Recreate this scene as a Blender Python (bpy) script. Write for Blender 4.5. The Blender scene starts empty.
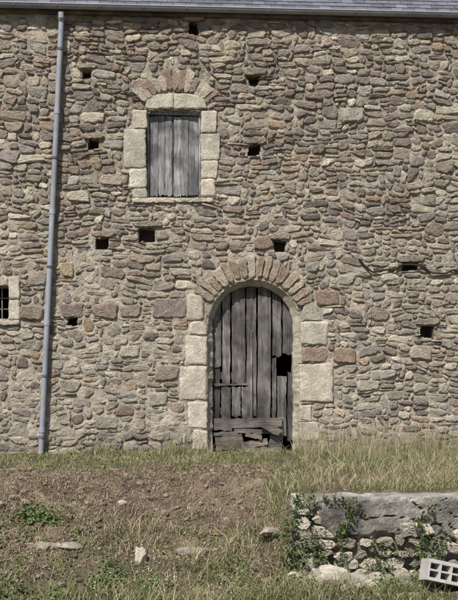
import bpy, math, numpy as np
from mathutils import Vector
rng=np.random.default_rng(7)
D2R=math.radians
# ------------------------------------------------------------------ helpers
def W(px,py):
    """survey of the facade plane (y=0): photo measurement -> metres on the wall"""
    u=px-229.0
    x=16*u/(1085.3-0.0698*u)
    return (x,1.3+(364-py)*(16+.0698*x)/1088)
def vn(x,y,s=0):
    x=np.asarray(x,float);y=np.asarray(y,float)
    xi=np.floor(x).astype(np.int64);yi=np.floor(y).astype(np.int64)
    fx=x-xi;fy=y-yi
    u=fx*fx*(3-2*fx);v=fy*fy*(3-2*fy)
    def h(a,b):
        n=(a*374761393+b*668265263+s*144269504)&0xffffffff
        n=((n^(n>>13))*1274126177)&0xffffffff
        return ((n^(n>>16))&0xffff)/65535.
    return (h(xi,yi)*(1-u)+h(xi+1,yi)*u)*(1-v)+(h(xi,yi+1)*(1-u)+h(xi+1,yi+1)*u)*v
def fbm(x,y,s=0,o=4):
    r=0;a=.5;t=0
    for k in range(o):
        r=r+a*vn(x*2**k,y*2**k,s+k*17);t+=a;a*=.5
    return r/t
def sstep(a,b,x):
    t=np.clip((np.asarray(x,float)-a)/(b-a),0,1);return t*t*(3-2*t)
def inpoly(x,z,poly):
    ins=np.zeros(np.shape(x),bool);n=len(poly)
    for i in range(n):
        x1,z1=poly[i];x2,z2=poly[(i+1)%n]
        if z1==z2: continue
        c=((z1>z)!=(z2>z))&(x<(x2-x1)*(z-z1)/(z2-z1)+x1)
        ins^=c
    return ins
class MB:
    def __init__(s): s.v=[];s.c=[];s.f=[];s.n=[];s.k=0
    def add(s,v,f,n,c):
        v=np.asarray(v,float).reshape(-1,3);f=np.asarray(f,np.int64).ravel();n=np.asarray(n,np.int64).ravel()
        c=np.asarray(c,float)
        if c.ndim==1: c=np.tile(c[:3],(len(v),1))
        s.v.append(v);s.c.append(c);s.f.append(f+s.k);s.n.append(n);s.k+=len(v)
    def build(s,name,mat,parent=None,smooth=False):
        v=np.concatenate(s.v);c=np.concatenate(s.c);f=np.concatenate(s.f);n=np.concatenate(s.n)
        me=bpy.data.meshes.new(name)
        me.vertices.add(len(v));me.vertices.foreach_set('co',v.astype(np.float32).ravel())
        me.loops.add(len(f));me.loops.foreach_set('vertex_index',f.astype(np.int32))
        me.polygons.add(len(n));me.polygons.foreach_set('loop_start',(np.cumsum(n)-n).astype(np.int32))
        me.update(calc_edges=True);me.validate()
        a=me.color_attributes.new('Col','FLOAT_COLOR','POINT')
        cc=np.ones((len(v),4),np.float32);cc[:,:3]=c
        if len(a.data)==len(v): a.data.foreach_set('color',cc.ravel())
        me.polygons.foreach_set('use_smooth',np.full(len(me.polygons),smooth))
        me.materials.append(mat)
        o=bpy.data.objects.new(name,me);bpy.context.collection.objects.link(o)
        if parent: o.parent=parent
        return o
BOXF=[0,1,2,3, 7,6,5,4, 0,4,5,1, 1,5,6,2, 2,6,7,3, 3,7,4,0]
def box(mb,x0,x1,y0,y1,z0,z1,c,rot=0,jit=0.0,tilt=0):
    v=np.array([[x0,y0,z0],[x0,y0,z1],[x1,y0,z1],[x1,y0,z0],[x0,y1,z0],[x0,y1,z1],[x1,y1,z1],[x1,y1,z0]],float)
    v=v+rng.normal(0,1,v.shape)*jit
    if rot:
        cx,cz=(x0+x1)/2,(z0+z1)/2;a=v[:,0]-cx;b=v[:,2]-cz
        v[:,0]=cx+a*math.cos(rot)-b*math.sin(rot);v[:,2]=cz+a*math.sin(rot)+b*math.cos(rot)
    if tilt: v[:,1]+=(v[:,2]-z0)*tilt
    mb.add(v,BOXF,[4]*6,c)
def empty(name):
    o=bpy.data.objects.new(name,None);bpy.context.collection.objects.link(o);return o
# ------------------------------------------------------------------ materials
def mat(name,var=.45,sc1=6,sc2=60,bsc=70,bstr=.7,bdist=.01,rough=.95,spec=.2,metal=0,grain=None,speck=0,trans=0,stain=0):
    m=bpy.data.materials.new(name);m.use_nodes=True
    nt=m.node_tree;N=nt.nodes;L=nt.links
    b=N['Principled BSDF'];b.inputs['Roughness'].default_value=rough
    b.inputs['Specular IOR Level'].default_value=spec;b.inputs['Metallic'].default_value=metal
    tc=N.new('ShaderNodeTexCoord');mp=N.new('ShaderNodeMapping');L.new(tc.outputs['Object'],mp.inputs[0])
    if grain: mp.inputs['Scale'].default_value=grain
    at=N.new('ShaderNodeAttribute');at.attribute_name='Col'
    def noise(sc,det=4,r=.65,vec=None):
        n=N.new('ShaderNodeTexNoise');n.inputs['Scale'].default_value=sc;n.inputs['Detail'].default_value=det
        n.inputs['Roughness'].default_value=r;L.new(vec or mp.outputs[0],n.inputs['Vector']);return n
    def mr(src,lo,hi,a=.3,bb=.7):
        r=N.new('ShaderNodeMapRange');r.inputs[1].default_value=a;r.inputs[2].default_value=bb
        r.inputs[3].default_value=lo;r.inputs[4].default_value=hi;L.new(src,r.inputs[0]);return r.outputs[0]
    out=at.outputs['Color']
    if var:
        n1=noise(sc1,3);n2=noise(sc2,3)
        mu=N.new('ShaderNodeMath');mu.operation='MULTIPLY'
        L.new(mr(n1.outputs['Fac'],1-var,1+var),mu.inputs[0]);L.new(mr(n2.outputs['Fac'],1-var*.9,1+var*.9),mu.inputs[1])
        mx=N.new('ShaderNodeVectorMath');mx.operation='SCALE';L.new(out,mx.inputs[0]);L.new(mu.outputs[0],mx.inputs['Scale'])
        out=mx.outputs[0]
    if stain:
        n4=noise(2.6,4,.6,tc.outputs['Object'])
        mx=N.new('ShaderNodeVectorMath');mx.operation='SCALE';L.new(out,mx.inputs[0]);L.new(mr(n4.outputs['Fac'],1-stain,1+stain*.4,.38,.6),mx.inputs['Scale']);out=mx.outputs[0]
    if speck:
        n3=noise(30,4,.75)
        r=mr(n3.outputs['Fac'],0,speck,.54,.66)
        mm=N.new('ShaderNodeMix');mm.data_type='RGBA';L.new(r,mm.inputs[0]);L.new(out,mm.inputs[6])
        mm.inputs[7].default_value=(.48,.43,.355,1);out=mm.outputs[2]
    L.new(out,b.inputs['Base Color'])
    if bstr:
        nb=noise(bsc,4,.75)
        bp=N.new('ShaderNodeBump');bp.inputs['Strength'].default_value=bstr;bp.inputs['Distance'].default_value=bdist
        L.new(nb.outputs['Fac'],bp.inputs['Height']);L.new(bp.outputs[0],b.inputs['Normal'])
    return m
M_stone=mat('rubble_stone',var=.30,sc1=11,sc2=60,bsc=38,bstr=.9,bdist=.022,speck=.45)
M_pale=mat('limestone',var=.24,sc1=7,sc2=45,bsc=35,bstr=.8,bdist=.016,stain=.18)
M_mortar=mat('lime_mortar',var=.32,sc1=8,sc2=70,bsc=50,bstr=1,bdist=.03)
M_woodv=mat('weathered_wood_vertical',var=.46,sc1=4,sc2=22,bsc=30,bstr=.8,bdist=.008,grain=(6,6,.35),rough=.85,stain=.5)
M_woodh=mat('weathered_wood_horizontal',var=.42,sc1=4,sc2=22,bsc=30,bstr=.8,bdist=.008,grain=(.35,6,6),rough=.85,stain=.4)
M_slate=mat('slate',var=.15,sc1=3,sc2=30,bsc=30,bstr=.3,bdist=.005,rough=.55,spec=.4)
M_zinc=mat('zinc',var=.14,sc1=4,sc2=40,bsc=20,bstr=.1,bdist=.003,rough=.55,spec=.5)
M_dirt=mat('soil',var=.42,sc1=5,sc2=50,bsc=30,bstr=1,bdist=.05)
M_conc=mat('old_concrete',var=.34,sc1=5,sc2=40,bsc=40,bstr=.9,bdist=.02,speck=.3,stain=.35)
M_block=mat('concrete_block_mat',var=.12,sc1=10,sc2=90,bsc=120,bstr=.6,bdist=.006)
M_grass=mat('grass_blades',var=0,bstr=0,rough=.8,spec=.15)
M_iron=mat('rusty_iron',var=.3,rough=.8,metal=.2)
# ------------------------------------------------------------------ stones
def outline(poly,rnd=.02,jit=.004,fine=False):
    P=np.asarray(poly,float);n=len(P);out=[]
    for i in range(n):
        A=P[i];B=P[(i+1)%n];L=np.linalg.norm(B-A)+1e-6
        c=min(.36,rng.uniform(.4,1.5)*rnd/L);c2=min(.36,rng.uniform(.4,1.5)*rnd/L)
        if fine: ts=list(np.linspace(c,1-c2,max(3,int(L/.045))))
        elif L<.05: ts=[c,1-c2]
        elif L<.14: ts=[c,.5,1-c2]
        else: ts=[c,c+(1-c-c2)*.33,c+(1-c-c2)*.67,1-c2]
        for t in ts: out.append(A+(B-A)*t)
    out=np.array(out);return out+rng.normal(0,jit,out.shape)
def add_stone(mb,poly,p,col,y0=0,rnd=.02,jit=.004,bev=.012,tilt=.06,nz=.003,back=.06,big=False):
    o=outline(poly,rnd,jit,big);N=len(o);c=o.mean(0);d=o-c
    C=o-np.sign(d)*np.minimum(np.abs(d)*.35,bev*rng.uniform(.7,1.4))
    tx,tz=np.clip(rng.normal(0,tilt,2),-.15,.15)
    def yy(r,dep,nzz=nz):
        q=r-c
        t=np.clip(tx*q[:,0]+tz*q[:,1],-.02,.02)
        return -dep+t+rng.normal(0,nzz,len(r))
    fr=[.82,.62,.4,.2] if big else [.55]
    R=[(o,np.full(N,back)),(o,yy(o,p-bev)),(C,yy(C,p))]
    for f in fr:
        Q=c+d*f+rng.normal(0,jit*.8,d.shape);yq=yy(Q,p+.003)
        if big: yq=yq-.012*(fbm(Q[:,0]*7+p*999,Q[:,1]*7,3,2)-.5)
        R.append((Q,yq))
    K=len(R);v=np.zeros((K*N+1,3))
    for k,(q,y) in enumerate(R): v[k*N:(k+1)*N,0]=q[:,0];v[k*N:(k+1)*N,2]=q[:,1];v[k*N:(k+1)*N,1]=y
    v[K*N]=[c[0],v[(K-1)*N:K*N,1].mean(),c[1]]
    v[:,1]+=y0
    i=np.arange(N);j=(i+1)%N;F=[]
    for k in range(K-1):
        F.append(np.stack([i+k*N,j+k*N,j+(k+1)*N,i+(k+1)*N],1).ravel())
    F.append(np.stack([i+(K-1)*N,j+(K-1)*N,np.full(N,K*N)],1).ravel())
    mb.add(v,np.concatenate(F),[4]*((K-1)*N)+[3]*N,col)
PAL=np.array([(.325,.27,.212),(.285,.228,.19),(.42,.36,.28),(.325,.295,.25),(.20,.168,.14),(.51,.45,.36),(.36,.27,.19),(.26,.225,.20),(.265,.20,.17),(.38,.345,.29)])
def stone_col(x,z):
    up=float(sstep(2.2,5.5,z))
    wts=np.array([.26,.17,.14+.08*(1-up),.11+.08*(1-up),.09+.05*up,.07+.06*(1-up),.05,.12,.07,.09])
    k=rng.choice(10,p=wts/wts.sum())
    g=.88+.32*float(fbm(x*.7,z*.7,5))
    return np.clip(PAL[k]*g*rng.uniform(.8,1.2)*(1+rng.normal(0,.008,3)),.03,.7)
def pale(a=.88,b=1.1):
    return np.array([.53,.475,.385])*rng.uniform(a,b)*(1+rng.normal(0,.010,3))
# ---- feature list (measured on the facade)
feat=[]      # (polygon, colour, protrusion, material key)
def rect(a,b,c,d): return [W(a,d),W(a,b),W(c,b),W(c,d)]
def F(poly,col,p=.04,key='s'): feat.append((poly,col,p,key))
openings=[]
def dpt(r,ang,cy=326): return W(253.5+r*math.cos(ang),cy-r*math.sin(ang))
def arch(r,bot,n=20,cy=326):
    return [W(253.5-r,bot)]+[dpt(r,math.pi-math.pi*i/n,cy) for i in range(n+1)]+[W(253.5+r,bot)]
door_out=arch(45.5,454)
openings.append(door_out)
win=[W(147,197),W(147,114),W(160,111.5),W(174,110.5),W(188,111.5),W(200.5,114),W(200.5,197)]
openings.append(win)
swin=rect(-24,287,8.5,318);openings.append(swin)
holes=[(83,70,91,79),(88.5,139.5,98,149),(98,237.5,110,249),(250,76,260,85),(248.5,145,260,155),(274.5,240,284,252),(68,317.5,77,327),(419.5,325.5,433,337),(189,22,198,33),(402,263,418,271),(139,228,155,241),(-60,150,-50,160),(520,150,531,160),(525,245,535,256)]
hp=[]
for a,b,c,d in holes:
    P=np.array(rect(a,b,c,d));P+=rng.normal(0,.018,P.shape);hp.append([tuple(q) for q in P]);openings.append(hp[-1])
def wob(P,a=.010): return [(x+rng.normal(0,a),z+rng.normal(0,a)) for x,z in P]
# window surround
for r in [(133,110,147,129),(124.5,130,146.5,168),(129.5,169,146.5,188),(133,189,147,198),
          (201,111,217,133),(201,134,219.5,160),(201,161,218,179),(201,180,215.5,197)]:
    F(wob(rect(*r),.005),pale(),.038,'p')
F([W(145,109.5),W(147,97),W(160,94.5),W(173.3,94),W(173.5,109.5)],pale(),.04,'p')
F([W(174,109.5),W(174,94),W(188,94),W(204,98),W(207,109.5)],pale(),.042,'p')
F(rect(132,198.5,175,203),pale(),.06,'p');F(rect(175.5,198.5,213,202.5),pale(),.055,'p')
# relieving arch above window
a0,a1=D2R(42),D2R(137);nv=13
for i in range(nv):
    t0=a1+(a0-a1)*i/nv+.010;t1=a1+(a0-a1)*(i+1)/nv-.010
    ro=61+rng.uniform(-5,4);cx,cy=175,132
    q=lambda r,t:W(cx+r*math.cos(t),cy-r*math.sin(t))
    col=[pale()*.85,np.array([.33,.25,.20]),np.array([.45,.385,.30]),np.array([.28,.205,.165])][[0,2,1,0,2,3,1,3,2,1,0,2,1][i]]
    j_=lambda: rng.normal(0,.015)
    F([q(40+rng.uniform(0,2),t0+j_()*.4),q(ro,t0+j_()),q(ro+rng.uniform(-3,2),t1+j_()),q(40+rng.uniform(0,2),t1)],col*rng.uniform(.9,1.1),.042)
# door voussoirs
a1=D2R(152);a0=D2R(22);t=a1
while t>a0+.04:
    dt=rng.uniform(.10,.165)
    key=abs(t-dt/2-math.pi/2+.02)<.07
    if t-dt<a0+.05: dt=t-a0
    t0=t-.009;t1=t-dt+.009;ro=69+rng.uniform(-5,4)
    col=pale()*.95 if key else np.array([(.37,.29,.21),(.32,.245,.18),(.42,.34,.255),(.35,.28,.215),(.46,.39,.30)][rng.integers(5)])*rng.uniform(.88,1.1)
    if key: ro=74
    j1,j2=rng.normal(0,.010,2)
    F([dpt(47+rng.uniform(0,2),t0),dpt(ro,t0+j1),dpt(ro+rng.uniform(-4,3),t1+j2),dpt(47+rng.uniform(0,2),t1)],col,.048)
    t-=dt
# door jambs
for r in [(187,294,204,320),(186,336,207,364),(180,366,207,400),(189,402,207,428),(193,430,207,450),
          (301,322,327,345),(300,364,332,402),(300,404,312,420),(300,422,318,441)]:
    F(wob(rect(*r)),pale(.9,1.15),.042,'p')
F([W(199,321),W(190,322),W(188,334),W(207,335),W(206,326)],pale(),.04,'p')
for r in [(301,347,327,362),(316,290,338,305),(334,348,355,363)]:
    F(wob(rect(*r)),np.array([.30,.22,.165])*rng.uniform(.9,1.1),.042)
F([W(303,306),W(309,297),W(316,306),W(322,321),W(302,321)],pale()*.85,.04,'p')
# small window surround
for r in [(9,277,20,299),(9,300,20,320),(-25,277,8,286),(-36,277,-25.5,320)]: F(rect(*r),pale(1,1.2),.045,'p')
F(rect(-36,320.5,20,325),pale(),.055,'p')
# big stones
for r,c in [((20,305,43,319),(.28,.225,.175)),((61,304,84,316),(.25,.19,.165)),((93,305,117,319),(.26,.20,.17)),((119,306,139,318),(.28,.22,.185)),((155,299,188,319),(.28,.225,.2)),
            ((255,237,273,250),(.30,.22,.165)),((60,262,74,276),(.42,.33,.22)),((340,108,364,121),(.40,.36,.3)),((156,367,178,381),(.3,.25,.2)),
            ((96,416,119,428),(.35,.31,.25)),((370,308,388,321),(.33,.26,.21)),((409,345,430,358),(.40,.34,.28)),((414,110,432,121),(.50,.45,.36)),
            ((132,78,150,92),(.33,.25,.20)),((222,205,245,214),(.31,.25,.2)),((30,272,46,284),(.3,.25,.21)),((388,206,402,213),(.29,.23,.19)),((68,190,90,202),(.50,.44,.35)),((100,175,120,184),(.44,.38,.3)),
            ((120,345,140,356),(.46,.41,.33)),((150,392,168,404),(.42,.38,.31)),((225,225,245,235),(.35,.28,.22)),((355,380,378,392),(.43,.39,.32)),((60,380,80,391),(.38,.34,.28))]:
    F(wob(rect(*r),.018),np.array(c),.042)
for a,b,c,d in holes: # lintels
    F(wob(rect(a-6,b-6.5,c+6,b-.6),.008),np.array([.31,.26,.205])*rng.uniform(.8,1.2),.042)
barn=empty('stone_barn')
stones=MB();pales=MB()
for poly,col,p,key in feat:
    P=np.array(poly);
    if key=='p': add_stone(pales,P,p+rng.uniform(-.006,.006),col,rnd=.020,jit=.004,tilt=.02,nz=.0014,big=True)
    else: add_stone(stones,P,p+rng.uniform(-.008,.008),col,rnd=.032,jit=.0045,tilt=.04,nz=.0022,big=True)
# ---- rubble packing
X0,X1,Z0,Z1=-5.6,5.6,-.36,6.36
cw,ch=.034,.0275
nc=int((X1-X0)/cw);nr=int((Z1-Z0)/ch)
def warp(x,z):
    x=np.asarray(x,float);z=np.asarray(z,float)
    wx=.09*(vn(x*1.9,z*3.1,1)-.5)+.10*(vn(x*5,z*9,4)-.5)
    wz=.16*(vn(x*.8,z*1.3,2)-.5)+.10*(vn(x*2.6,z*3.5,3)-.5)+.04*(vn(x*7,z*8,6)-.5)
    return x+wx,z+wz
gx,gz=np.meshgrid(X0+(np.arange(nc)+.5)*cw,Z0+(np.arange(nr)+.5)*ch,indexing='ij')
wx,wz=warp(gx,gz)
occ=np.zeros((nc,nr),bool);idg=np.zeros((nc+1,nr),int);sid=0
for poly in [f[0] for f in feat]+openings:
    P=np.array(poly);c=P.mean(0)
    d=P-c;P=P+np.sign(d)*.008
    occ|=inpoly(wx,wz,P)
hs=[2,3,4,5,6];hpz=[.13,.31,.31,.18,.07]
for j in range(nr):
    i=0
    while i<nc:
        if occ[i,j]: i+=1;continue
        run=1
        while i+run<nc and not occ[i+run,j] and run<14: run+=1
        h=int(rng.choice(hs,p=hpz))
        if i>0 and occ[i-1,j] and rng.random()<.3:
            k=0
            while j+k<nr and occ[i-1,j+k] and k<8: k+=1
            if 2<=k<=5: h=k
        w=int(np.clip(round(rng.gamma(3.6,1.15)+h*.55),2,11))
        if h==2: w=max(w,3);w=min(w,7)
        if run-w<2: w=run if run<=11 else run-3
        w=min(w,run)
        # break the joint with the course below
        if j>0 and w<run and i+w<nc and idg[i+w,j-1]!=idg[i+w-1,j-1]:
            for dw in (1,-1,2):
                if 2<=w+dw<=run and (run-w-dw>=2 or run==w+dw) and (i+w+dw>=nc or idg[i+w+dw,j-1]==idg[i+w+dw-1,j-1]): w+=dw;break
        h=min(h,nr-j)
        for k in range(h):
            if occ[i:i+w,j+k].any():
                h=k;break
        h=max(h,1)
        occ[i:i+w,j:j+h]=True;sid+=1;idg[i:i+w,j:j+h]=sid
        if w>=2 and (h>=2 or w>=3):
            x0=X0+i*cw;x1=x0+w*cw;z0=Z0+j*ch;z1=z0+h*ch
            hh_=z1-z0;ww_=x1-x0
            g=rng.uniform(.003,.009)
            C=np.array([(x0+g,z0+g),(x0+g,z1-g),(x1-g,z1-g),(x1-g,z0+g)])
            r_=rng.random()
            if w>=4 and r_<.3:
                t=rng.uniform(.25,.75);C=np.array([C[0],C[1]-[0,hh_*.18],(x0+ww_*t,z1-g+.004),C[2]-[0,hh_*.18],C[3]])
            elif w>=4 and r_<.55:
                t=rng.uniform(.25,.75);C=np.array([C[0]+[0,hh_*.15],C[1],C[2],C[3]+[0,hh_*.15],(x0+ww_*t,z0+g-.004)])
            elif r_<.78 and h>=3:
                q_=rng.integers(4);f_=rng.uniform(.25,.5);p1=C[q_]*(1-f_)+C[q_-1]*f_;p2=C[q_]*(1-f_)+C[(q_+1)%4]*f_
                C=np.insert(np.delete(C,q_,0),q_,[p1,p2],0)
            a,b=warp(C[:,0],C[:,1]);C=np.stack([a,b],1)
            C[:,0]+=rng.uniform(-1,1,len(C))*min(.024,.14*ww_);C[:,1]+=rng.uniform(-1,1,len(C))*min(.012,.12*hh_)
            ro_=rng.normal(0,.045);m_=C.mean(0);q_=C-m_;C=m_+np.stack([q_[:,0]*math.cos(ro_)-q_[:,1]*math.sin(ro_),q_[:,0]*math.sin(ro_)+q_[:,1]*math.cos(ro_)],1)
            cz=(z0+z1)/2;cx=(x0+x1)/2
            p=rng.uniform(.014,.040)
            add_stone(stones,C,p,stone_col(cx,cz),rnd=.032 if h>2 else .022,jit=.0038,bev=.013 if h>2 else .010,tilt=.10,nz=.003)
        i+=w
stones.build('rubble_stones',M_stone,barn)
pales.build('dressed_stone_surrounds',M_pale,barn,smooth=False)
# ---- mortar sheet
s=.016
nx=int((X1-X0)/s);nz_=int((6.42-Z0)/s)
xs=X0+np.arange(nx+1)*s;zs=Z0+np.arange(nz_+1)*s
mx_,mz_=np.meshgrid(xs,zs,indexing='ij')
n1=fbm(mx_*1.1,mz_*1.1,31);n2=fbm(mx_*9,mz_*9,33,3);n3=fbm(mx_*28,mz_*28,35,2)
pxw,pzw=W(170,428)
smear=np.exp(-(((mx_-pxw)/.45)**2+((mz_-pzw)/.28)**2))
low=1-sstep(1.8,4.8,mz_+1.2*(n1-.5))
flush=.42*low+1.3*(n1-.5)+.34
my=.009-.028*np.clip(flush,0,1)-.024*(n2-.5)-.018*(n3-.5)-.040*np.clip(smear*1.2-.35+.8*(n2-.5),0,1)
lightm=np.array([.54,.48,.385]);darkm=np.array([.29,.245,.195])
t=np.clip(.58+.45*low+1.2*(n1-.5)+1.2*(n2-.5)+smear*.4,0,1)[...,None]
mc=darkm*(1-t)+lightm*t
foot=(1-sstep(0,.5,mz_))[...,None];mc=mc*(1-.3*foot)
idx=np.arange((nx+1)*(nz_+1)).reshape(nx+1,nz_+1)
cxm=mx_[:-1,:-1]+s/2;czm=mz_[:-1,:-1]+s/2
keep=np.ones(cxm.shape,bool)
for P in openings:
    P=np.array(P);c=P.mean(0);P=P+np.sign(P-c)*.006
    keep&=~inpoly(cxm,czm,P)
q=np.stack([idx[:-1,:-1],idx[1:,:-1],idx[1:,1:],idx[:-1,1:]],-1)[keep]
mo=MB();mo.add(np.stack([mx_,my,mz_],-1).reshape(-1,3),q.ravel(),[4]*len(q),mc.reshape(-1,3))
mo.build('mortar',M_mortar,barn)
# ---- reveals
rv=MB()
def sweep(mb,paths,col,closed=False):
    n=len(paths[0]);V=np.concatenate([np.array(p) for p in paths]);Fq=[]
    m=n if closed else n-1
    for k in range(len(paths)-1):
        for i in range(m):
            j=(i+1)%n;Fq+= [i+k*n,j+k*n,j+(k+1)*n,i+(k+1)*n]
    mb.add(V,Fq,[4]*(len(Fq)//4),col)
def dense(poly,step=.05):
    out=[]
    for i in range(len(poly)-1):
        A=np.array(poly[i]);B=np.array(poly[i+1]);k=max(1,int(np.linalg.norm(B-A)/step))
        for t in range(k): out.append(tuple(A+(B-A)*t/k))
    out.append(poly[-1]);return out
do=arch(48,456,28);di=arch(40.5,456,28)
A=[];B=[];Cc=[];Dq=[];acc=0;nextj=.2
for k in range(len(do)-1):
    L=np.linalg.norm(np.array(do[k+1])-np.array(do[k]));m=max(1,int(L/.045))
    for t in range(m):
        o=np.array(do[k])*(1-t/m)+np.array(do[k+1])*t/m;ii=np.array(di[k])*(1-t/m)+np.array(di[k+1])*t/m
        j=rng.normal(0,.005,4);acc+=L/m
        jt=0
        if acc>nextj: jt=.02;nextj=acc+rng.uniform(.16,.36)
        A.append((o[0],-.02+j[0]+jt,o[1]));B.append((o[0]*.85+ii[0]*.15+j[1],-.006+j[2]+jt,o[1]*.85+ii[1]*.15));Cc.append((ii[0]+j[1],.10+j[2],ii[1]+j[3]));Dq.append((ii[0]+j[1],.30,ii[1]+j[3]))
rcol=np.array([.45,.40,.32])
sweep(rv,[A,B,Cc,Dq],rcol)
w2=dense(win+[win[0]],.06);sweep(rv,[[(x,-.02,z) for x,z in w2],[(x,.25,z) for x,z in w2]],rcol)
w2=dense(swin+[swin[0]],.06);sweep(rv,[[(x,-.02,z) for x,z in w2],[(x,.35,z) for x,z in w2]],rcol)
for P in hp:
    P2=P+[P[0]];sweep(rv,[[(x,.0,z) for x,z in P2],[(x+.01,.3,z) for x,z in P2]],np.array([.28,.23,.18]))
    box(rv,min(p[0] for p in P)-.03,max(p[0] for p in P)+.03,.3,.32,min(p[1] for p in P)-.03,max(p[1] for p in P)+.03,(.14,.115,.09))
rv.build('opening_reveals',M_pale,barn)
# ---- door threshold
th=MB()
x0,z0=W(207,452);x1,_=W(300,452)
box(th,x0,x1,-.10,.34,-.25,.0,(.33,.29,.23),jit=.01)
th.build('door_threshold',M_pale,barn)
# ---- door
dv=MB();dh=MB()
def greyw(k=1): return np.array([.205,.188,.175])*k*rng.uniform(.68,1.25)*(1+rng.normal(0,.010,3))
def plankv(mb,a,b,c,d,y=.15,th=.025,k=1,rot=0,segs=16,rag=1):
    xa,zt=W(a,b);xb,_=W(c,b);_,zb=W(a,d)
    nxp=6;xsn=np.linspace(xa,xb,nxp)
    V=[];CV=[];zz=np.linspace(0,1,segs)
    topj=rng.normal(0,.008,nxp)*rag;botj=rng.normal(0,.016,nxp)*rag
    el=rng.normal(0,.003,segs);er=rng.normal(0,.003,segs)
    cup=np.array([.005,.002,0,0,.002,.005])*rng.choice([-1,1])
    base=greyw(k);ph=rng.uniform(0,99)
    for yy in (0,th):
        for s_ in range(segs):
            for i in range(nxp):
                z=(zb+botj[i])*(1-zz[s_])+(zt+topj[i])*zz[s_]
                x=xsn[i]+(el[s_] if i==0 else er[s_] if i==nxp-1 else 0)
                V.append((x,y+yy+cup[i]+.004*math.sin(ph+s_*.5),z))
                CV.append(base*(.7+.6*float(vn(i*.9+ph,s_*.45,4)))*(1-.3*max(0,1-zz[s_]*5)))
    V=np.array(V);n=nxp*segs;Fq=[]
    if rot:
        cx,cz=V[:,0].mean(),V[:,2].mean();p_=V[:,0]-cx;q_=V[:,2]-cz
        V[:,0]=cx+p_*math.cos(rot)-q_*math.sin(rot);V[:,2]=cz+p_*math.sin(rot)+q_*math.cos(rot)
    for s_ in range(segs-1):
        for i in range(nxp-1):
            a_=s_*nxp+i;Fq+=[a_,a_+1,a_+1+nxp,a_+nxp]
    ring=[i for i in range(nxp)]+[nxp-1+nxp*s_ for s_ in range(1,segs)]+[nxp*(segs-1)+i for i in range(nxp-2,-1,-1)]+[nxp*s_ for s_ in range(segs-2,0,-1)]
    for i in range(len(ring)):
        a_=ring[i];b_=ring[(i+1)%len(ring)];Fq+=[a_,a_+n,b_+n,b_]
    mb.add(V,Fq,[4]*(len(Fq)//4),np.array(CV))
for a,b,c,d,y,k in [(210,285,221.8,366,.165,.85),(223.2,283,231.0,384,.16,1.15),(210,367.5,220.5,420,.175,.7),(232.5,282,246.0,384,.15,1.0),(247.5,280,257.2,419,.155,.8),(258.8,280,271.8,421,.15,1.18),
                  (273.7,282,282.6,356,.16,.9),(284.1,284,296,354,.165,.7),(273.3,358,277.4,420,.165,.75),(278.8,376,287.6,437,.17,.9),(289.1,372,296,441,.168,.7),
                  (222,387,231.4,419,.15,.95),(232.7,386.5,241.4,417,.14,1.1),(242.5,387,252.8,419,.145,.9)]:
    plankv(dv,a,b,c,d,y=y,k=k*.93,rot=rng.normal(0,.005))
plankv(dv,250.5,330,253,420,y=.135,th=.02,k=1.1)
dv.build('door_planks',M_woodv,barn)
def hb(a,b,c,d,y,rot=0,k=1,tint=(1,1,1),th=.03):
    xa,zt=W(a,b);xb,zb=W(c,d)
    n_=9;X=np.linspace(xa,xb,n_);V=[]
    top=rng.normal(0,.006,n_);bo=rng.normal(0,.006,n_);e0,e1=rng.normal(0,.015,2)
    for yy in (0,th):
        for i in range(n_):
            V.append((X[i]+(e0 if i==0 else e1 if i==n_-1 else 0),y+yy,zb+bo[i]))
        for i in range(n_):
            V.append((X[i],y+yy+.004,zt+top[i]))
    V=np.array(V);cx,cz=V[:,0].mean(),V[:,2].mean();p_=V[:,0]-cx;q_=V[:,2]-cz
    V[:,0]=cx+p_*math.cos(rot)-q_*math.sin(rot);V[:,2]=cz+p_*math.sin(rot)+q_*math.cos(rot)
    Fq=[]
    for i in range(n_-1):
        Fq+=[i,i+1,n_+i+1,n_+i, 2*n_+i,3*n_+i,3*n_+i+1,2*n_+i+1, n_+i,n_+i+1,3*n_+i+1,3*n_+i, i,2*n_+i,2*n_+i+1,i+1]
    Fq+=[0,n_,3*n_,2*n_, n_-1,3*n_-1,4*n_-1,2*n_-1]
    dh.add(V,Fq,[4]*(len(Fq)//4),greyw(k)*np.array(tint))
hb(212,383.5,248,386,.135,0,.8,th=.015)
hb(232,418.5,283,427.5,.12,D2R(2),1.15,(1.05,1,.95))
hb(214,419,233,431,.12,D2R(-4),.8,(1.05,1,.95))
hb(234,429.5,284,434,.13,D2R(-3),.8,(1.05,1,.95))
hb(216,436,243,449,.06,D2R(7),1.0,(1.12,1,.9),th=.06)
hb(240,441,268,447,.03,D2R(10),1.0,(1.12,1,.9))
hb(262,425,281,432,.05,D2R(-28),.9,(1.1,1,.9))
hb(268,436,286,449,.14,D2R(80),.5)
hb(236,448,282,453,-.02,D2R(1),1.0,(1.1,1,.9),th=.12)
hb(214,432.5,238,436,.1,D2R(2),.7)
hb(246,434,262,438,.0,D2R(-12),1.0,(1.1,1,.9))
dh.build('door_broken_boards',M_woodh,barn)
rl=MB()
for b in (312,372,408):
    xa,zt=W(211,b);xb,zb=W(270 if b==372 else 294,b+7);box(rl,xa,xb,.205,.235,zb,zt,greyw(.6))
rl.build('door_rails',M_woodh,barn)
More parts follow.
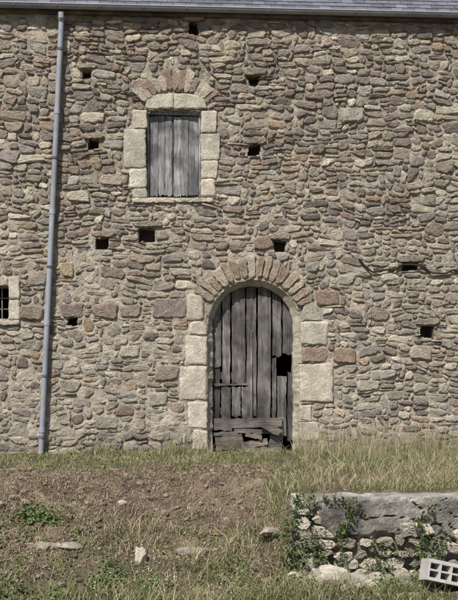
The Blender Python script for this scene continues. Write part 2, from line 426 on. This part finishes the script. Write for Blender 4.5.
# ---- shutters
sh=MB()
e=[149.5,158,165.2,172.2,174.0,181,188.5,198.5]
for i in range(len(e)-1):
    if i==3: continue
    plankv(sh,e[i]+.12,115.5+rng.uniform(-.6,.6),e[i+1]-.12,195.5+rng.uniform(-1.5,1),y=.07+rng.uniform(-.005,.005),k=1.5,rag=.6)
plankv(sh,171.8,115,174.3,194,y=.088,k=.8)
sh.c=[c*np.array([.95,1.01,1.10]) for c in sh.c]
xa,za=W(147,111);xb,zb=W(149.2,197);box(sh,xa,xb,.03,.1,zb,za,(.36,.37,.39),jit=.001)
xa,za=W(198.8,111);xb,zb=W(200.6,197);box(sh,xa,xb,.03,.1,zb,za,(.28,.28,.30),jit=.001)
xa,za=W(149.2,110);xb,zb=W(198.8,114.8);box(sh,xa,xb,.035,.1,zb,za,(.26,.26,.28),jit=.001)
sh.build('window_shutters',M_woodv,barn)
# ---- barred window
ba=MB()
for px in (-16,-7.5,.5):
    xa,za=W(px,286);xb,zb=W(px+1.3,319);box(ba,xa,xb,.1,.12,zb,za,(.2,.17,.15))
for py in (297,308):
    xa,za=W(-25,py);xb,zb=W(9,py+1.3);box(ba,xa,xb,.122,.135,zb,za,(.2,.17,.15))
ba.build('window_bars',M_iron,barn)
# ---- shell
BX0,BX1,BY=X0,X1,6.0
shl=MB();wc=(.32,.27,.215)
ZR=6.46
for x in (BX0,BX1):
    v=[(x,0.03,-.4),(x,BY,-.4),(x,BY,ZR),(x,BY/2,ZR+3.05),(x,0.03,ZR)]
    shl.add(v,[0,1,2,3,4],[5],wc)
shl.add([(BX0,BY,-.4),(BX1,BY,-.4),(BX1,BY,ZR),(BX0,BY,ZR)],[0,1,2,3],[4],wc)
shl.build('side_and_back_walls',M_mortar,barn)
# ---- roof
rf=MB()
sl=D2R(45);ex,ez=-.13,6.50
Lr=(3.13)/math.cos(sl)
for side in (0,1):
    def RP(x,t,o):
        y=ex+t*math.cos(sl)-o*math.sin(sl);z=ez+t*math.sin(sl)+o*math.cos(sl)
        if side: y=BY-y
        return (x,y,z)
    rf.add([RP(BX0-.2,0,-.01),RP(BX1+.2,0,-.01),RP(BX1+.2,Lr,-.01),RP(BX0-.2,Lr,-.01),RP(BX0-.2,0,-.05),RP(BX1+.2,0,-.05),RP(BX1+.2,Lr,-.05),RP(BX0-.2,Lr,-.05)],
           [0,1,2,3,4,5,6,7,0,1,5,4],[4]*3,(.12,.1,.09))
    r=0;t=-.02
    while t<Lr:
        x=BX0-.2-(.09 if r%2 else 0)
        while x<BX1+.2:
            w=.175
            g=rng.uniform(.7,1.2);c=np.array([.165,.165,.195])*g*(1+rng.normal(0,.02,3))
            o0=.015+rng.uniform(0,.004)
            a,b,cq,d=RP(x+.002,t,o0),RP(x+w,t+rng.uniform(-.003,.003),o0),RP(x+w,t+.14,.003),RP(x+.002,t+.14,.003)
            e_,f_=RP(x+.002,t,o0-.009),RP(x+w,t,o0-.009)
            rf.add([a,b,cq,d,e_,f_],[0,1,2,3,4,5,1,0],[4,4],c)
            x+=w+.003
        t+=.11;r+=1
rf.build('slate_roof',M_slate,barn)
# ---- eaves board + gutter
ev=MB();box(ev,X0,X1,-.075,.03,6.375,6.46,(.16,.13,.11));ev.build('eaves_board',M_woodh,barn)
gt=MB();R=.062;n=13;gy,gz_=-.155,6.475
def halfpipe(mb,R,x0,x1,gy,gz,col):
    xs_=np.linspace(x0,x1,23)
    for k in range(len(xs_)-1):
        V=[];Fq=[]
        for x in (xs_[k],xs_[k+1]):
            for i in range(n):
                a=math.pi+math.pi*i/(n-1);V.append((x,gy+R*math.cos(a),gz+R*math.sin(a)))
        for i in range(n-1): Fq+=[i,i+1,i+1+n,i+n]
        mb.add(V,Fq,[4]*(n-1),np.array(col)*rng.uniform(.85,1.1))
halfpipe(gt,R,X0-.15,X1+.15,gy,gz_,(.27,.275,.30));halfpipe(gt,R-.004,X0-.15,X1+.15,gy,gz_,(.30,.31,.34))
V=[];Fq=[];m=8
for x in (X0-.15,X1+.15):
    for i in range(m):
        a=2*math.pi*i/m;V.append((x,gy-R+.009*math.cos(a),gz_+.009*math.sin(a)))
for i in range(m): Fq+=[i,(i+1)%m,(i+1)%m+m,i+m]
gt.add(V,Fq,[4]*m,(.40,.41,.44))
x=X0
while x<X1:
    V=[];Fq=[]
    for xx in (x,x+.025):
        for i in range(n):
            a=math.pi+math.pi*i/(n-1);V.append((xx,gy+(R+.004)*math.cos(a),gz_+(R+.004)*math.sin(a)))
    for i in range(n-1): Fq+=[i,i+1,i+1+n,i+n]
    gt.add(V,Fq,[4]*(n-1),(.2,.2,.21));x+=.62
gt.build('rain_gutter',M_zinc,barn,smooth=True)
# ------------------------------------------------------------------ drainpipe
def tube(mb,pts,rads,col,m=14):
    P=np.array(pts,float);n_=len(P);V=[]
    for i in range(n_):
        t=P[min(i+1,n_-1)]-P[max(i-1,0)];t/=np.linalg.norm(t)+1e-9
        u=np.cross(t,[0.13,1,.05]);u/=np.linalg.norm(u)+1e-9;w=np.cross(t,u)
        for k in range(m):
            a=2*math.pi*k/m;V.append(P[i]+rads[i]*(u*math.cos(a)+w*math.sin(a)))
    Fq=[]
    for i in range(n_-1):
        for k in range(m): Fq+=[i*m+k,(i+1)*m+k,(i+1)*m+(k+1)%m,i*m+(k+1)%m]
    Fq+=list(range(m))+[(n_-1)*m+k for k in range(m)]
    mb.add(V,Fq,[4]*((n_-1)*m)+[m,m],col)
dp=empty('drainpipe')
xt,zt=W(62,24);xb,zb=W(41.5,457)
pp=MB();zc=np.array((.31,.325,.36))
def pl(t): return np.array([xt+(xb-xt)*t,-.105,zt+(zb-zt)*t])
for a,b,k in [(0,.205,1.0),(.205,.435,.9),(.435,.69,1.08),(.69,1,.94)]:
    tube(pp,[pl(a),pl(b)],[.040,.040],zc*k,20)
tube(pp,[pl(0)+[0,-.04,.12],pl(0)+[0,-.04,.05],pl(0)],[.042,.042,.042],zc)
for t in (.20,.43,.685,.93):
    a=pl(t);b=pl(t+.012);tube(pp,[a,b],[.046,.046],zc*1.1,20)
tube(pp,[pl(.985),pl(1.0)+[0,-.01,-.02],pl(1)+[0,-.08,-.06]],[.044,.044,.044],zc)
pp.build('pipe',M_zinc,dp,smooth=False)
br=MB()
for t in (.06,.31,.56,.81,.95):
    a=pl(t);b=pl(t+.005);tube(br,[a,b],[.050,.050],(.16,.15,.15));tube(br,[a+[0,.03,0],a+[0,.16,0]],[.008,.008],(.12,.1,.09),6)
br.build('pipe_brackets',M_iron,dp)
cb=MB();pts=[]
for i in range(90):
    px=358+i*1.8;py=268+4*math.sin(i*.17)+4*(vn(i*.25,0,9)-.5)+i*.03-7*max(0,1-i/8)
    x,z=W(px,py);pts.append((x,-.062+.01*float(vn(i*.5,3,8)),z))
tube(cb,pts,[.014]*len(pts),(.05,.04,.035),6);cb.build('hanging_cable',M_iron)
# ------------------------------------------------------------------ ground
def H(x,y):
    x=np.asarray(x,float);yy=-np.asarray(y,float)
    n_=fbm(x*.9,yy*.9,51);m_=fbm(x*4,yy*4,53)
    right=sstep(-.05,.35,x+.15*(n_-.5))
    s0=3.75+.5*(n_-.5);left=-.9*np.clip((yy-s0)/(1.9),0,1)**.95
    rgt=-.84*sstep(4.95,5.12,yy)
    near=sstep(5.2,6.5,yy)
    h=left*(1-right)+rgt*right
    h=h*(1-near)+(-.9)*near
    amp=sstep(.1,.8,yy)
    far=sstep(14,30,np.hypot(x,y))
    h=h+(.10*(n_-.5)+.08*(m_-.5))*amp*(1-right*.5)
    return h*(1-far)+(-.5)*far*sstep(0,4,yy)
xa=np.concatenate([-np.geomspace(400,7.2,16),np.arange(-7,-4.6,.1),np.arange(-4.6,4.6,.028),np.arange(4.6,7.01,.1),np.geomspace(7.2,400,16)])
ya=np.concatenate([-np.geomspace(400,11.4,16),np.arange(-11.2,-7,.1),np.arange(-7,-2,.028),np.arange(-2,.31,.06),np.geomspace(.6,400,16)])
GX,GY=np.meshgrid(xa,ya,indexing='ij');GZ=H(GX,GY)
fine=(np.abs(GX)<7)&(GY>-11)
GZ=GZ+np.where(fine,.055*(fbm(GX*11,GY*11,60,4)-.5)+.025*(vn(GX*33,GY*33,63)-.5),0)
a_=fbm(GX*1.3,GY*1.3,61);b_=fbm(GX*6,GY*6,62)
yy=-GY
soil=np.array([.19,.138,.098]);dry=np.array([.30,.235,.16]);gr=np.array([.12,.12,.055]);dk=np.array([.11,.085,.056])
t=np.clip(.45+2.8*(b_-.5)+1.4*(a_-.5),0,1)[...,None];gc=soil*(1-t)+dry*t
gmask=np.clip((1-sstep(2.2,3.2,yy))+sstep(4.9,5.7,yy)+sstep(.2,.8,GX)*.6,0,1)*np.clip(.8+1.2*(a_-.5),0,1)
gc=gc*(1-gmask[...,None]*.75)+gr*gmask[...,None]*.75
bot=(sstep(4.6,5.2,yy)*.35)[...,None];gc=gc*(1-bot)+dk*bot
ii=np.arange(GX.size).reshape(GX.shape)
q=np.stack([ii[:-1,:-1],ii[1:,:-1],ii[1:,1:],ii[:-1,1:]],-1).reshape(-1,4)
g=MB();g.add(np.stack([GX,GY,GZ],-1).reshape(-1,3),q.ravel(),[4]*len(q),gc.reshape(-1,3));g.build('ground',M_dirt,smooth=True)
# ------------------------------------------------------------------ retaining wall
rw=empty('retaining_wall')
WY=-5.2;RX0,RX1=.27,6.0
core=MB()
def top(x): return -.025+.04*(fbm(x*1.5,x*0+1,70)-.5)+.03*(fbm(x*6,x*0+1,70)-.5)
xs_=np.arange(RX0,RX1,.018);zz=np.linspace(-1.15,-.02,64)
XX,ZZ=np.meshgrid(xs_,zz,indexing='ij')
rend=sstep(.50,.62,XX+.30*(fbm(XX*5,ZZ*5,77)-.5))*sstep(-.44,-.38,ZZ+.34*(fbm(XX*4,ZZ*4,78)-.5))
f1=fbm(XX*3,ZZ*3,71);f2=fbm(XX*14,ZZ*14,72)
crack=np.abs(fbm(XX*1.5+.3*f1,ZZ*1.5,79)-.5);crk=np.clip(1-crack/.012,0,1)*rend
c2k=np.abs(fbm(XX*.9+7,ZZ*2.2+.5*f1,83)-.5);crk=np.maximum(crk,np.clip(1-c2k/.008,0,1)*rend)
YY=WY+.05-.085*rend-.07*(f1-.5)-.028*(f2-.5)+.04*crk
ZT=ZZ+(top(XX)+.02)*np.clip((ZZ+.3)/.28,0,1)
patch=sstep(.45,.6,fbm(XX*2.5,ZZ*2.5,84))[...,None]
cc=np.array([.27,.252,.222])*(.55+.9*f1)[...,None]*(1-.32*patch)*rend[...,None]+(1-rend[...,None])*np.array([.22,.19,.155])
cc=cc*(1-.6*crk[...,None])
edge=np.clip((ZZ+.08+.06*(f2-.5)*2)/.03,0,1)[...,None];cc=cc*(1-edge)+np.array([.44,.42,.37])*(.75+.5*f2[...,None])*edge
def gridadd(mb,X,Y,Z,C):
    ii=np.arange(X.size).reshape(X.shape);q=np.stack([ii[:-1,:-1],ii[1:,:-1],ii[1:,1:],ii[:-1,1:]],-1).reshape(-1,4)
    mb.add(np.stack([X,Y,Z],-1).reshape(-1,3),q.ravel(),[4]*len(q),C.reshape(-1,3))
gridadd(core,XX,YY,ZT,cc)
dd=np.linspace(0,1,26);X2,Dd=np.meshgrid(xs_,dd,indexing='ij')
y0=np.repeat(YY[:,-1][:,None],26,1);z0=np.repeat(ZT[:,-1][:,None],26,1)
Y2=y0*(1-Dd)+(WY+.58+.08*(vn(X2*3,X2*0,74)-.5))*Dd
Z2=z0+.02*(fbm(X2*8,Y2*8,75)-.5)*np.minimum(1,Dd*6)+.012*np.minimum(1,Dd*4)-.12*sstep(.93,1,Dd)
c2=np.array([.40,.38,.335])*(.65+.7*fbm(X2*5,Y2*5,76))[...,None]
gridadd(core,X2,Y2,Z2,c2)
Y3,Z3=np.meshgrid(np.linspace(0,1,14),zz,indexing='ij')
y0=YY[0,:][None,:];Yq=y0*(1-Y3)+(WY+.6)*Y3
gridadd(core,RX0+.04*(fbm(Yq*7,Z3*7,80)-.5)*np.minimum(1,Y3*5),Yq,np.repeat(ZT[0,:][None,:],14,0),np.ones((14,64,3))*np.array([.26,.23,.19]))
core.build('rendered_core',M_conc,rw)
rs=MB()
z=-.98;
while z<-.1:
    h=rng.uniform(.07,.15);x=RX0-.02+rng.uniform(-.03,.03)
    while x<RX1:
        w=rng.uniform(.09,.3)
        lim=-.40+.24*float(vn(x*2.2,0,81)-.5)
        if (x+w/2<.60+.2*float(vn(z*5,1,8)) and z+h<-.03) or z+h<lim:
            pl_=rng.random()<(.65 if x<.9 else .4)
            col=pale()*(.95 if pl_ else .6)
            zj=rng.normal(0,.012)
            P=[(x+.01,z+.01+zj),(x+.01,z+h-.008+zj),(x+w-.01,z+h-.008+zj),(x+w-.01,z+.01+zj)]
            P=np.array(P)+rng.normal(0,.018,(4,2));add_stone(rs,P,rng.uniform(.035,.08),col,y0=WY+.02,rnd=.04,jit=.006,bev=.02,back=.1,tilt=.15,nz=.0035,big=True)
        x+=w
    z+=h
add_stone(rs,[(2.02,-.33),(2.0,-.12),(2.14,-.05),(2.35,-.06),(2.33,-.3)],.07,pale()*1.1,y0=WY,rnd=.04,bev=.02,back=.1,big=True)
for P in ([(1.5,-.42),(1.48,-.3),(1.62,-.27),(1.7,-.4)],[(1.9,-.47),(1.88,-.36),(2.02,-.35),(2.05,-.45)],[(.27,-.2),(.26,-.05),(.42,-.04),(.44,-.2)],[(.30,-.36),(.29,-.22),(.42,-.21),(.45,-.34)]):
    add_stone(rs,P,.075,pale()*1.1,y0=WY,rnd=.04,bev=.02,back=.1,big=True)
rs.build('wall_stones',M_pale,rw)
# ------------------------------------------------------------------ rocks
def ico(sd):
    import bmesh
    bm=bmesh.new();bmesh.ops.create_icosphere(bm,subdivisions=sd,radius=1)
    v=np.array([p.co[:] for p in bm.verts]);f=np.array([[q.index for q in p.verts] for p in bm.faces]);bm.free();return v,f
ICO={1:ico(1),2:ico(2),3:ico(3)}
def rock(mb,x,y,sx,sy,sz,col,sink=.3,rough=.25,rz=None,z=None,sd=2):
    s_=int(rng.integers(1e6));IV,IF=ICO[sd]
    v=IV.copy()
    for k in range(9):
        nn=rng.normal(0,1,3);nn/=np.linalg.norm(nn);dd_=rng.uniform(.55,.85)
        e_=np.maximum(v@nn-dd_,0);v=v-e_[:,None]*nn
    v*= (1+rough*.3*(rng.random(len(v))-.5)[:,None]+.3*(vn(v[:,0]*2.4+s_%97,v[:,1]*2.4+v[:,2],s_%1000)-.5)[:,None])
    v*=np.array([sx,sy,sz])*1.25;a=rng.uniform(0,6.28) if rz is None else rz
    X=v[:,0]*math.cos(a)-v[:,1]*math.sin(a);Y=v[:,0]*math.sin(a)+v[:,1]*math.cos(a)
    zz_=float(H(x,y)) if z is None else z
    mb.add(np.stack([X+x,Y+y,v[:,2]+zz_+sz*(1-sink*2)],1),IF.ravel(),[3]*len(IF),col)
rk=MB()
for x,y,a,b,c,k,sk_ in [(-2.22,-4.95,.17,.08,.035,.55,.5),(-1.98,-4.98,.16,.08,.03,.6,.5),(-.72,-4.98,.15,.08,.04,.62,.5),(-.1,-4.95,.12,.07,.04,.6,.5),(.1,-4.98,.12,.08,.05,.7,.35),
    (-1.24,-5.12,.05,.05,.10,1.0,.25),(.62,-5.42,.16,.11,.12,1.05,.25),(.42,-5.5,.12,.1,.07,.9,.3),(.86,-5.45,.1,.08,.06,.8,.3),(1.1,-5.4,.09,.09,.06,.7,.3),(-1.45,-4.2,.05,.04,.025,.95,.3),(1.0,-5.62,.09,.06,.05,.9,.3),(.75,-5.7,.1,.07,.04,.85,.3),(1.9,-5.5,.14,.1,.08,.85,.3),(.3,-5.35,.1,.08,.06,.8,.3),(.5,-5.38,.07,.06,.1,.8,.3)]:
    rock(rk,x,y,a,b,c,pale(.95,1.05)*k,sink=sk_,sd=3,rz=rng.normal(0,.4))
for k in range(60):
    x=rng.uniform(.3,2.4);y=-5.3-abs(rng.normal(0,.22));s_=rng.uniform(.02,.06);rock(rk,x,y,s_*1.4,s_,s_*.8,pale()*rng.uniform(.5,1.),sink=.2)
rk.build('rocks',M_pale)
pb=MB()
for k in range(3600):
    x=rng.uniform(-4.2,2.6);y=-rng.uniform(2.3,6.2)
    if x>.3 and y>-5.3: continue
    s_=rng.gamma(1.6,.006)+.004
    rock(pb,x,y,s_*1.3,s_,s_*.7,np.array([.26,.2,.15])*rng.uniform(.5,1.5)*(1.5 if rng.random()<.05 else 1),sink=.25,rough=.5,sd=1)
pb.build('pebbles',M_pale)
# ------------------------------------------------------------------ perforated concrete block
cbk=MB();L_,Hh,Dp=.58,.20,.20
cellsx=5;wall=.022;cwd=(L_-wall*(cellsx+1))/cellsx
cols=(.52,.50,.46)
box(cbk,0,L_,0,Dp,0,.03,cols);box(cbk,0,L_,0,Dp,Hh-.035,Hh,cols)
for i in range(cellsx+1):
    x=i*(cwd+wall);box(cbk,x+(.001 if i==0 else 0),x+wall-(.001 if i==cellsx else 0),.002,Dp-.002,.03,Hh-.035,cols)
box(cbk,.022,L_-.022,.004,Dp-.003,.092,.108,cols)
box(cbk,.003,L_-.003,Dp-.025,Dp-.004,.031,Hh-.036,(.3,.28,.26))
ob=cbk.build('concrete_block',M_block)
ob.location=(1.44,-5.93,-.715);ob.rotation_euler=(D2R(-12),D2R(13),D2R(6))
# ------------------------------------------------------------------ grass
def blades(mb,x,y,h,w,lean,cols,zoff=0):
    n_=len(x);z=H(x,y)-.01+zoff
    a=rng.uniform(0,2*math.pi,n_);dx,dy=np.cos(a),np.sin(a)
    f=rng.uniform(0,2*math.pi,n_);wx_,wy_=np.cos(f)*w/2,np.sin(f)*w/2
    l=lean*h*rng.uniform(.2,1.2,n_)
    rows=[(0,0,1),(.42,.22,.85),(.78,.6,.55),(1,1,.08)]
    V=np.zeros((n_,8,3))
    for k,(hh,ll,ww) in enumerate(rows):
        zc_=z+h*hh*(1-.25*lean*ll);xc=x+dx*l*ll;yc=y+dy*l*ll
        V[:,2*k]=np.stack([xc-wx_*ww,yc-wy_*ww,zc_],1);V[:,2*k+1]=np.stack([xc+wx_*ww,yc+wy_*ww,zc_],1)
    b=np.arange(n_)[:,None]*8
    Fq=np.concatenate([b+np.array([[2*k,2*k+1,2*k+3,2*k+2]]) for k in range(3)],1)
    C=np.repeat(cols[:,None,:],8,1)
    sh_=np.array([.75,.75,.9,.9,1,1,1.1,1.1])[None,:,None]
    mb.add(V.reshape(-1,3),Fq.ravel(),np.full(n_*3,4),(C*sh_).reshape(-1,3))
def gcols(n_,dryf):
    green=np.array([.15,.185,.068]);g2=np.array([.235,.255,.11]);dr=np.array([.50,.43,.28]);d2=np.array([.35,.285,.175])
    r=rng.random(n_);q=rng.random(n_)
    c=np.where((r<dryf)[:,None],np.where((q<.5)[:,None],dr,d2),np.where((q<.5)[:,None],green,g2))
    return c*rng.uniform(.7,1.25,n_)[:,None]
def scatter(n_,x0,x1,y0,y1,dens):
    x=rng.uniform(x0,x1,n_);y=rng.uniform(y0,y1,n_)
    k=rng.random(n_)<dens(x,y);return x[k],y[k]
def patchdry(x,y,b): return np.clip(b+1.8*(fbm(x*1.1,y*1.1,88)-.5),.05,.95)
gs=MB()
def dA(x,y):
    yy=-y;n_=fbm(x*1.6,y*2.2,90)
    return np.clip((1-sstep(1.7,3.2,yy+1.5*(n_-.5)))*(.1+2.0*(n_-.36)),0,1)
x,y=scatter(90000,-5.8,5.8,-3.8,-.03,dA)
hh=rng.gamma(4,.016,len(x))*(.4+1.2*fbm(x*1.6,y*1.6,92))
blades(gs,x,y,np.clip(hh,.02,.3),rng.uniform(.004,.009,len(x)),.9,gcols(len(x),patchdry(x,y,.38)))
x=rng.uniform(-5.6,5.6,9000);y=-rng.uniform(.05,.45,9000);k=(rng.random(9000)<np.clip(2.6*(fbm(x*1.7,x*0,93)-.34),0,1))&~((x>-.25)&(x<.95));x=x[k];y=y[k]
blades(gs,x,y,rng.gamma(4,.036,len(x))*(.3+1.4*vn(x*4,x*0,12)),rng.uniform(.004,.009,len(x)),.6,gcols(len(x),patchdry(x,y,.5)))
def dB(x,y): return np.clip(sstep(.3,.9,x)*(.2+2.0*(fbm(x*1.6,y*1.6,94)-.40)),0,1)
x,y=scatter(44000,.2,5.8,-4.75,-.3,dB)
blades(gs,x,y,np.clip(rng.gamma(4,.028,len(x))*(.3+1.4*fbm(x*2,y*2,99)),.03,.4),rng.uniform(.003,.008,len(x)),.95,gcols(len(x),patchdry(x,y,.58)))
x,y=scatter(2800,.9,3.6,-2.2,-.1,lambda x,y:np.clip(3.5*(fbm(x*2,y*2,95)-.43),0,1))
blades(gs,x,y,rng.uniform(.2,.62,len(x)),rng.uniform(.003,.006,len(x)),.5,gcols(len(x),np.full(len(x),.85)))
x=rng.uniform(.1,.5,1800);y=-rng.uniform(4.0,5.1,1800);blades(gs,x,y,rng.gamma(5,.022,1800),rng.uniform(.004,.008,1800),.8,gcols(1800,.4))
x=rng.uniform(.4,4,9000);y=-rng.uniform(4.3,4.95,9000);k=rng.random(9000)<np.clip(.25+3*(fbm(x*2.5,x*0,87)-.35),0,1);x=x[k];y=y[k];blades(gs,x,y,rng.gamma(4,.02,len(x)),rng.uniform(.004,.008,len(x)),.9,gcols(len(x),.45))
gs.build('grass',M_grass)
gl=MB()
def dC(x,y):
    yy=-y;n_=fbm(x*1.7,y*1.7,96)
    a=sstep(-1.9,-1.1,x+.5*(n_-.5))*sstep(4.6,5.1,yy+1.1*(n_-.5)-.3*sstep(-.9,.1,x)+.45*sstep(-.6,.2,x))
    b=.35*sstep(5.2,5.8,yy)
    return np.clip(np.maximum(a*(.15+2.4*(n_-.36)),b*(1.8*(n_-.28))),0,1)
x,y=scatter(110000,-4.5,3.2,-7.6,-4.0,dC)
k=~((x>.25)&(y>-5.25));x=x[k];y=y[k]
hh=np.clip(rng.gamma(4,.036,len(x))*(.3+1.3*fbm(x*2.2,y*2.2,97)),.03,.5)
hh=np.where(y<-6.4,hh*.4,hh);hh=np.where((x>.8)&(y>-6.4),hh*.6,hh)
blades(gl,x,y,hh,rng.uniform(.003,.009,len(x)),1.,gcols(len(x),patchdry(x,y,.4)))
for k in range(140):
    cx=rng.uniform(-4.2,.1);cy=-rng.uniform(3.1,5.6);m=int(rng.integers(10,60))
    x=cx+rng.normal(0,.06,m);y=cy+rng.normal(0,.06,m);blades(gl,x,y,rng.gamma(4,.012,m),rng.uniform(.004,.008,m),1.,gcols(m,.5))
gl.build('bank_grass',M_grass)
st=MB();n_=85000
x=rng.uniform(-4.6,.7,n_);y=-rng.uniform(2.4,5.8,n_);k=rng.random(n_)<np.clip(.35+2.4*(fbm(x*1.8,y*1.8,98)-.35),0,1);x=x[k];y=y[k];n_=len(x)
a=rng.uniform(0,6.28,n_);l=rng.uniform(.01,.06,n_);x2=x+np.cos(a)*l;y2=y+np.sin(a)*l;w=rng.uniform(.001,.0035,n_)
V=np.zeros((n_,4,3));nx_,ny_=-np.sin(a)*w,np.cos(a)*w
z1=H(x,y)+.010+rng.uniform(-.01,.018,n_);z2=H(x2,y2)+.010+rng.uniform(-.01,.025,n_)
V[:,0]=np.stack([x-nx_,y-ny_,z1],1);V[:,1]=np.stack([x+nx_,y+ny_,z1],1);V[:,2]=np.stack([x2+nx_,y2+ny_,z2],1);V[:,3]=np.stack([x2-nx_,y2-ny_,z2],1)
cs=np.where((rng.random(n_)<.55)[:,None],np.array([.40,.33,.23]),np.array([.20,.14,.095]))*rng.uniform(.5,1.25,n_)[:,None]
st.add(V.reshape(-1,3),np.arange(n_*4),np.full(n_,4),np.repeat(cs,4,0));st.build('straw_litter',M_grass)
# ------------------------------------------------------------------ leaves
def leaves(mb,P,size,col,flat=.5):
    n_=len(P);nrm=rng.normal(0,1,(n_,3));nrm[:,2]=np.abs(nrm[:,2])+flat;nrm[:,1]-=.4;nrm/=np.linalg.norm(nrm,axis=1)[:,None]
    r=rng.normal(0,1,(n_,3));u=np.cross(nrm,r);u/=np.linalg.norm(u,axis=1)[:,None];v=np.cross(nrm,u)
    s_=size*rng.uniform(.5,1.3,n_)[:,None]
    V=np.stack([P-u*s_,P-v*s_*.5-u*s_*.1,P+u*s_,P+v*s_*.5-u*s_*.1],1)
    V[:,0]-=nrm*s_*.15;V[:,2]-=nrm*s_*.25
    C=np.array(col)*rng.uniform(.55,1.5,n_)[:,None]
    mb.add(V.reshape(-1,3),np.arange(n_*4),np.full(n_,4),np.repeat(C,4,0))
ivy=MB()
def trail(x0,z0,x1,z1,n_,sp,y=WY-.06):
    t=rng.random(n_)**1.0;t=t[rng.random(n_)<np.clip(vn(t*7+x0*9,t*0,5)*1.6,0,1)];n_=len(t)
    P=np.stack([x0+(x1-x0)*t+.05*np.sin(t*9+x0)+rng.normal(0,1,n_)*sp*(.4+vn(t*5,t*0+x0*7,6)),y-np.abs(rng.normal(0,.03,n_)),z0+(z1-z0)*t+rng.normal(0,sp,n_)],1)
    leaves(ivy,P,.020,(.105,.14,.05))
trail(.28,.0,.22,-.75,900,.06);trail(.82,-.08,.70,-.8,480,.035);trail(.45,-.35,.6,-.85,350,.06);trail(1.62,-.12,1.5,-.6,260,.025);trail(1.75,-.4,1.68,-.85,260,.05);trail(1.2,-.55,1.0,-.9,400,.08);trail(2.2,.0,2.3,-.4,150,.05);trail(1.0,-.5,1.6,-.6,250,.04);trail(.3,-.02,.75,-.03,160,.03)
for a,b,c,d in [(.82,-.02,.70,-.8),(.3,.02,.24,-.8),(1.62,-.1,1.5,-.65)]:
    tube(ivy,[(a+(c-a)*t+.02*math.sin(t*11),WY-.07,b+(d-b)*t) for t in np.linspace(0,1,14)],[.004]*14,(.13,.09,.06),5)
ivy.build('ivy',M_grass)
wd=MB()
def weed(cx,cy,r,h,n_,size=.022,col=(.125,.165,.06)):
    x=cx+rng.normal(0,r*.5,n_);y=cy+rng.normal(0,r*.5,n_);z=H(x,y)+np.abs(rng.normal(0,h*.5,n_))*np.exp(-((x-cx)**2+(y-cy)**2)/(r*r))
    leaves(wd,np.stack([x,y,z+.01],1),size,col,1.)
weed(-2.4,-4.5,.2,.12,420);weed(-2.2,-4.55,.14,.09,220);weed(-2.75,-4.8,.25,.08,200)
weed(-1.55,-5.45,.22,.2,420);weed(-1.1,-5.7,.25,.22,420);weed(-.4,-5.5,.3,.2,380);weed(.3,-5.6,.25,.16,380);weed(1.1,-5.7,.2,.13,260);weed(-2.5,-5.6,.3,.12,300);weed(-2.0,-5.9,.25,.14,300);weed(1.6,-5.45,.2,.1,160)
for k in range(110): weed(rng.uniform(-4.2,3.4),-rng.uniform(.1,3),.13,.07,35,.018,(.15,.18,.065))
for k in range(70): weed(rng.uniform(-4,.2),-rng.uniform(4.4,6.3),.14,.08,50,.018,(.14,.17,.06))
wd.build('weeds',M_grass)
fl=MB();n_=420;x=rng.uniform(-1.7,.1,n_);y=-rng.uniform(5.1,6.3,n_);z=H(x,y)+rng.uniform(.1,.32,n_)
leaves(fl,np.stack([x,y,z],1),.008,(.62,.6,.5),1.);fl.build('wild_flowers',M_grass)
# ------------------------------------------------------------------ light, camera
el=D2R(50);az=D2R(30)
s_=Vector((-math.sin(az)*math.cos(el),-math.cos(az)*math.cos(el),math.sin(el)))
sun=bpy.data.lights.new('sun','SUN');sun.energy=5;sun.angle=D2R(.5);sun.color=(1,.96,.90)
so=bpy.data.objects.new('sun',sun);bpy.context.collection.objects.link(so);so.rotation_euler=s_.to_track_quat('Z','Y').to_euler()
w=bpy.data.worlds.new('World');bpy.context.scene.world=w;w.use_nodes=True
sk=w.node_tree.nodes.new('ShaderNodeTexSky');sk.sky_type='NISHITA';sk.sun_disc=False;sk.sun_elevation=el;sk.sun_rotation=math.atan2(s_.x,s_.y)
bg=w.node_tree.nodes['Background'];bg.inputs[1].default_value=.075;w.node_tree.links.new(sk.outputs[0],bg.inputs[0])
cam=bpy.data.cameras.new('camera');cam.sensor_fit='HORIZONTAL';cam.sensor_width=36;cam.lens=36*1088/458;cam.shift_y=64/458;cam.clip_end=2000
co=bpy.data.objects.new('camera',cam);bpy.context.collection.objects.link(co)
co.location=(-1.116,-15.96,1.3);co.rotation_euler=(D2R(90),0,D2R(-4));bpy.context.scene.camera=co
sc=bpy.context.scene;sc.view_settings.view_transform='Standard';sc.view_settings.look='None';sc.view_settings.exposure=0
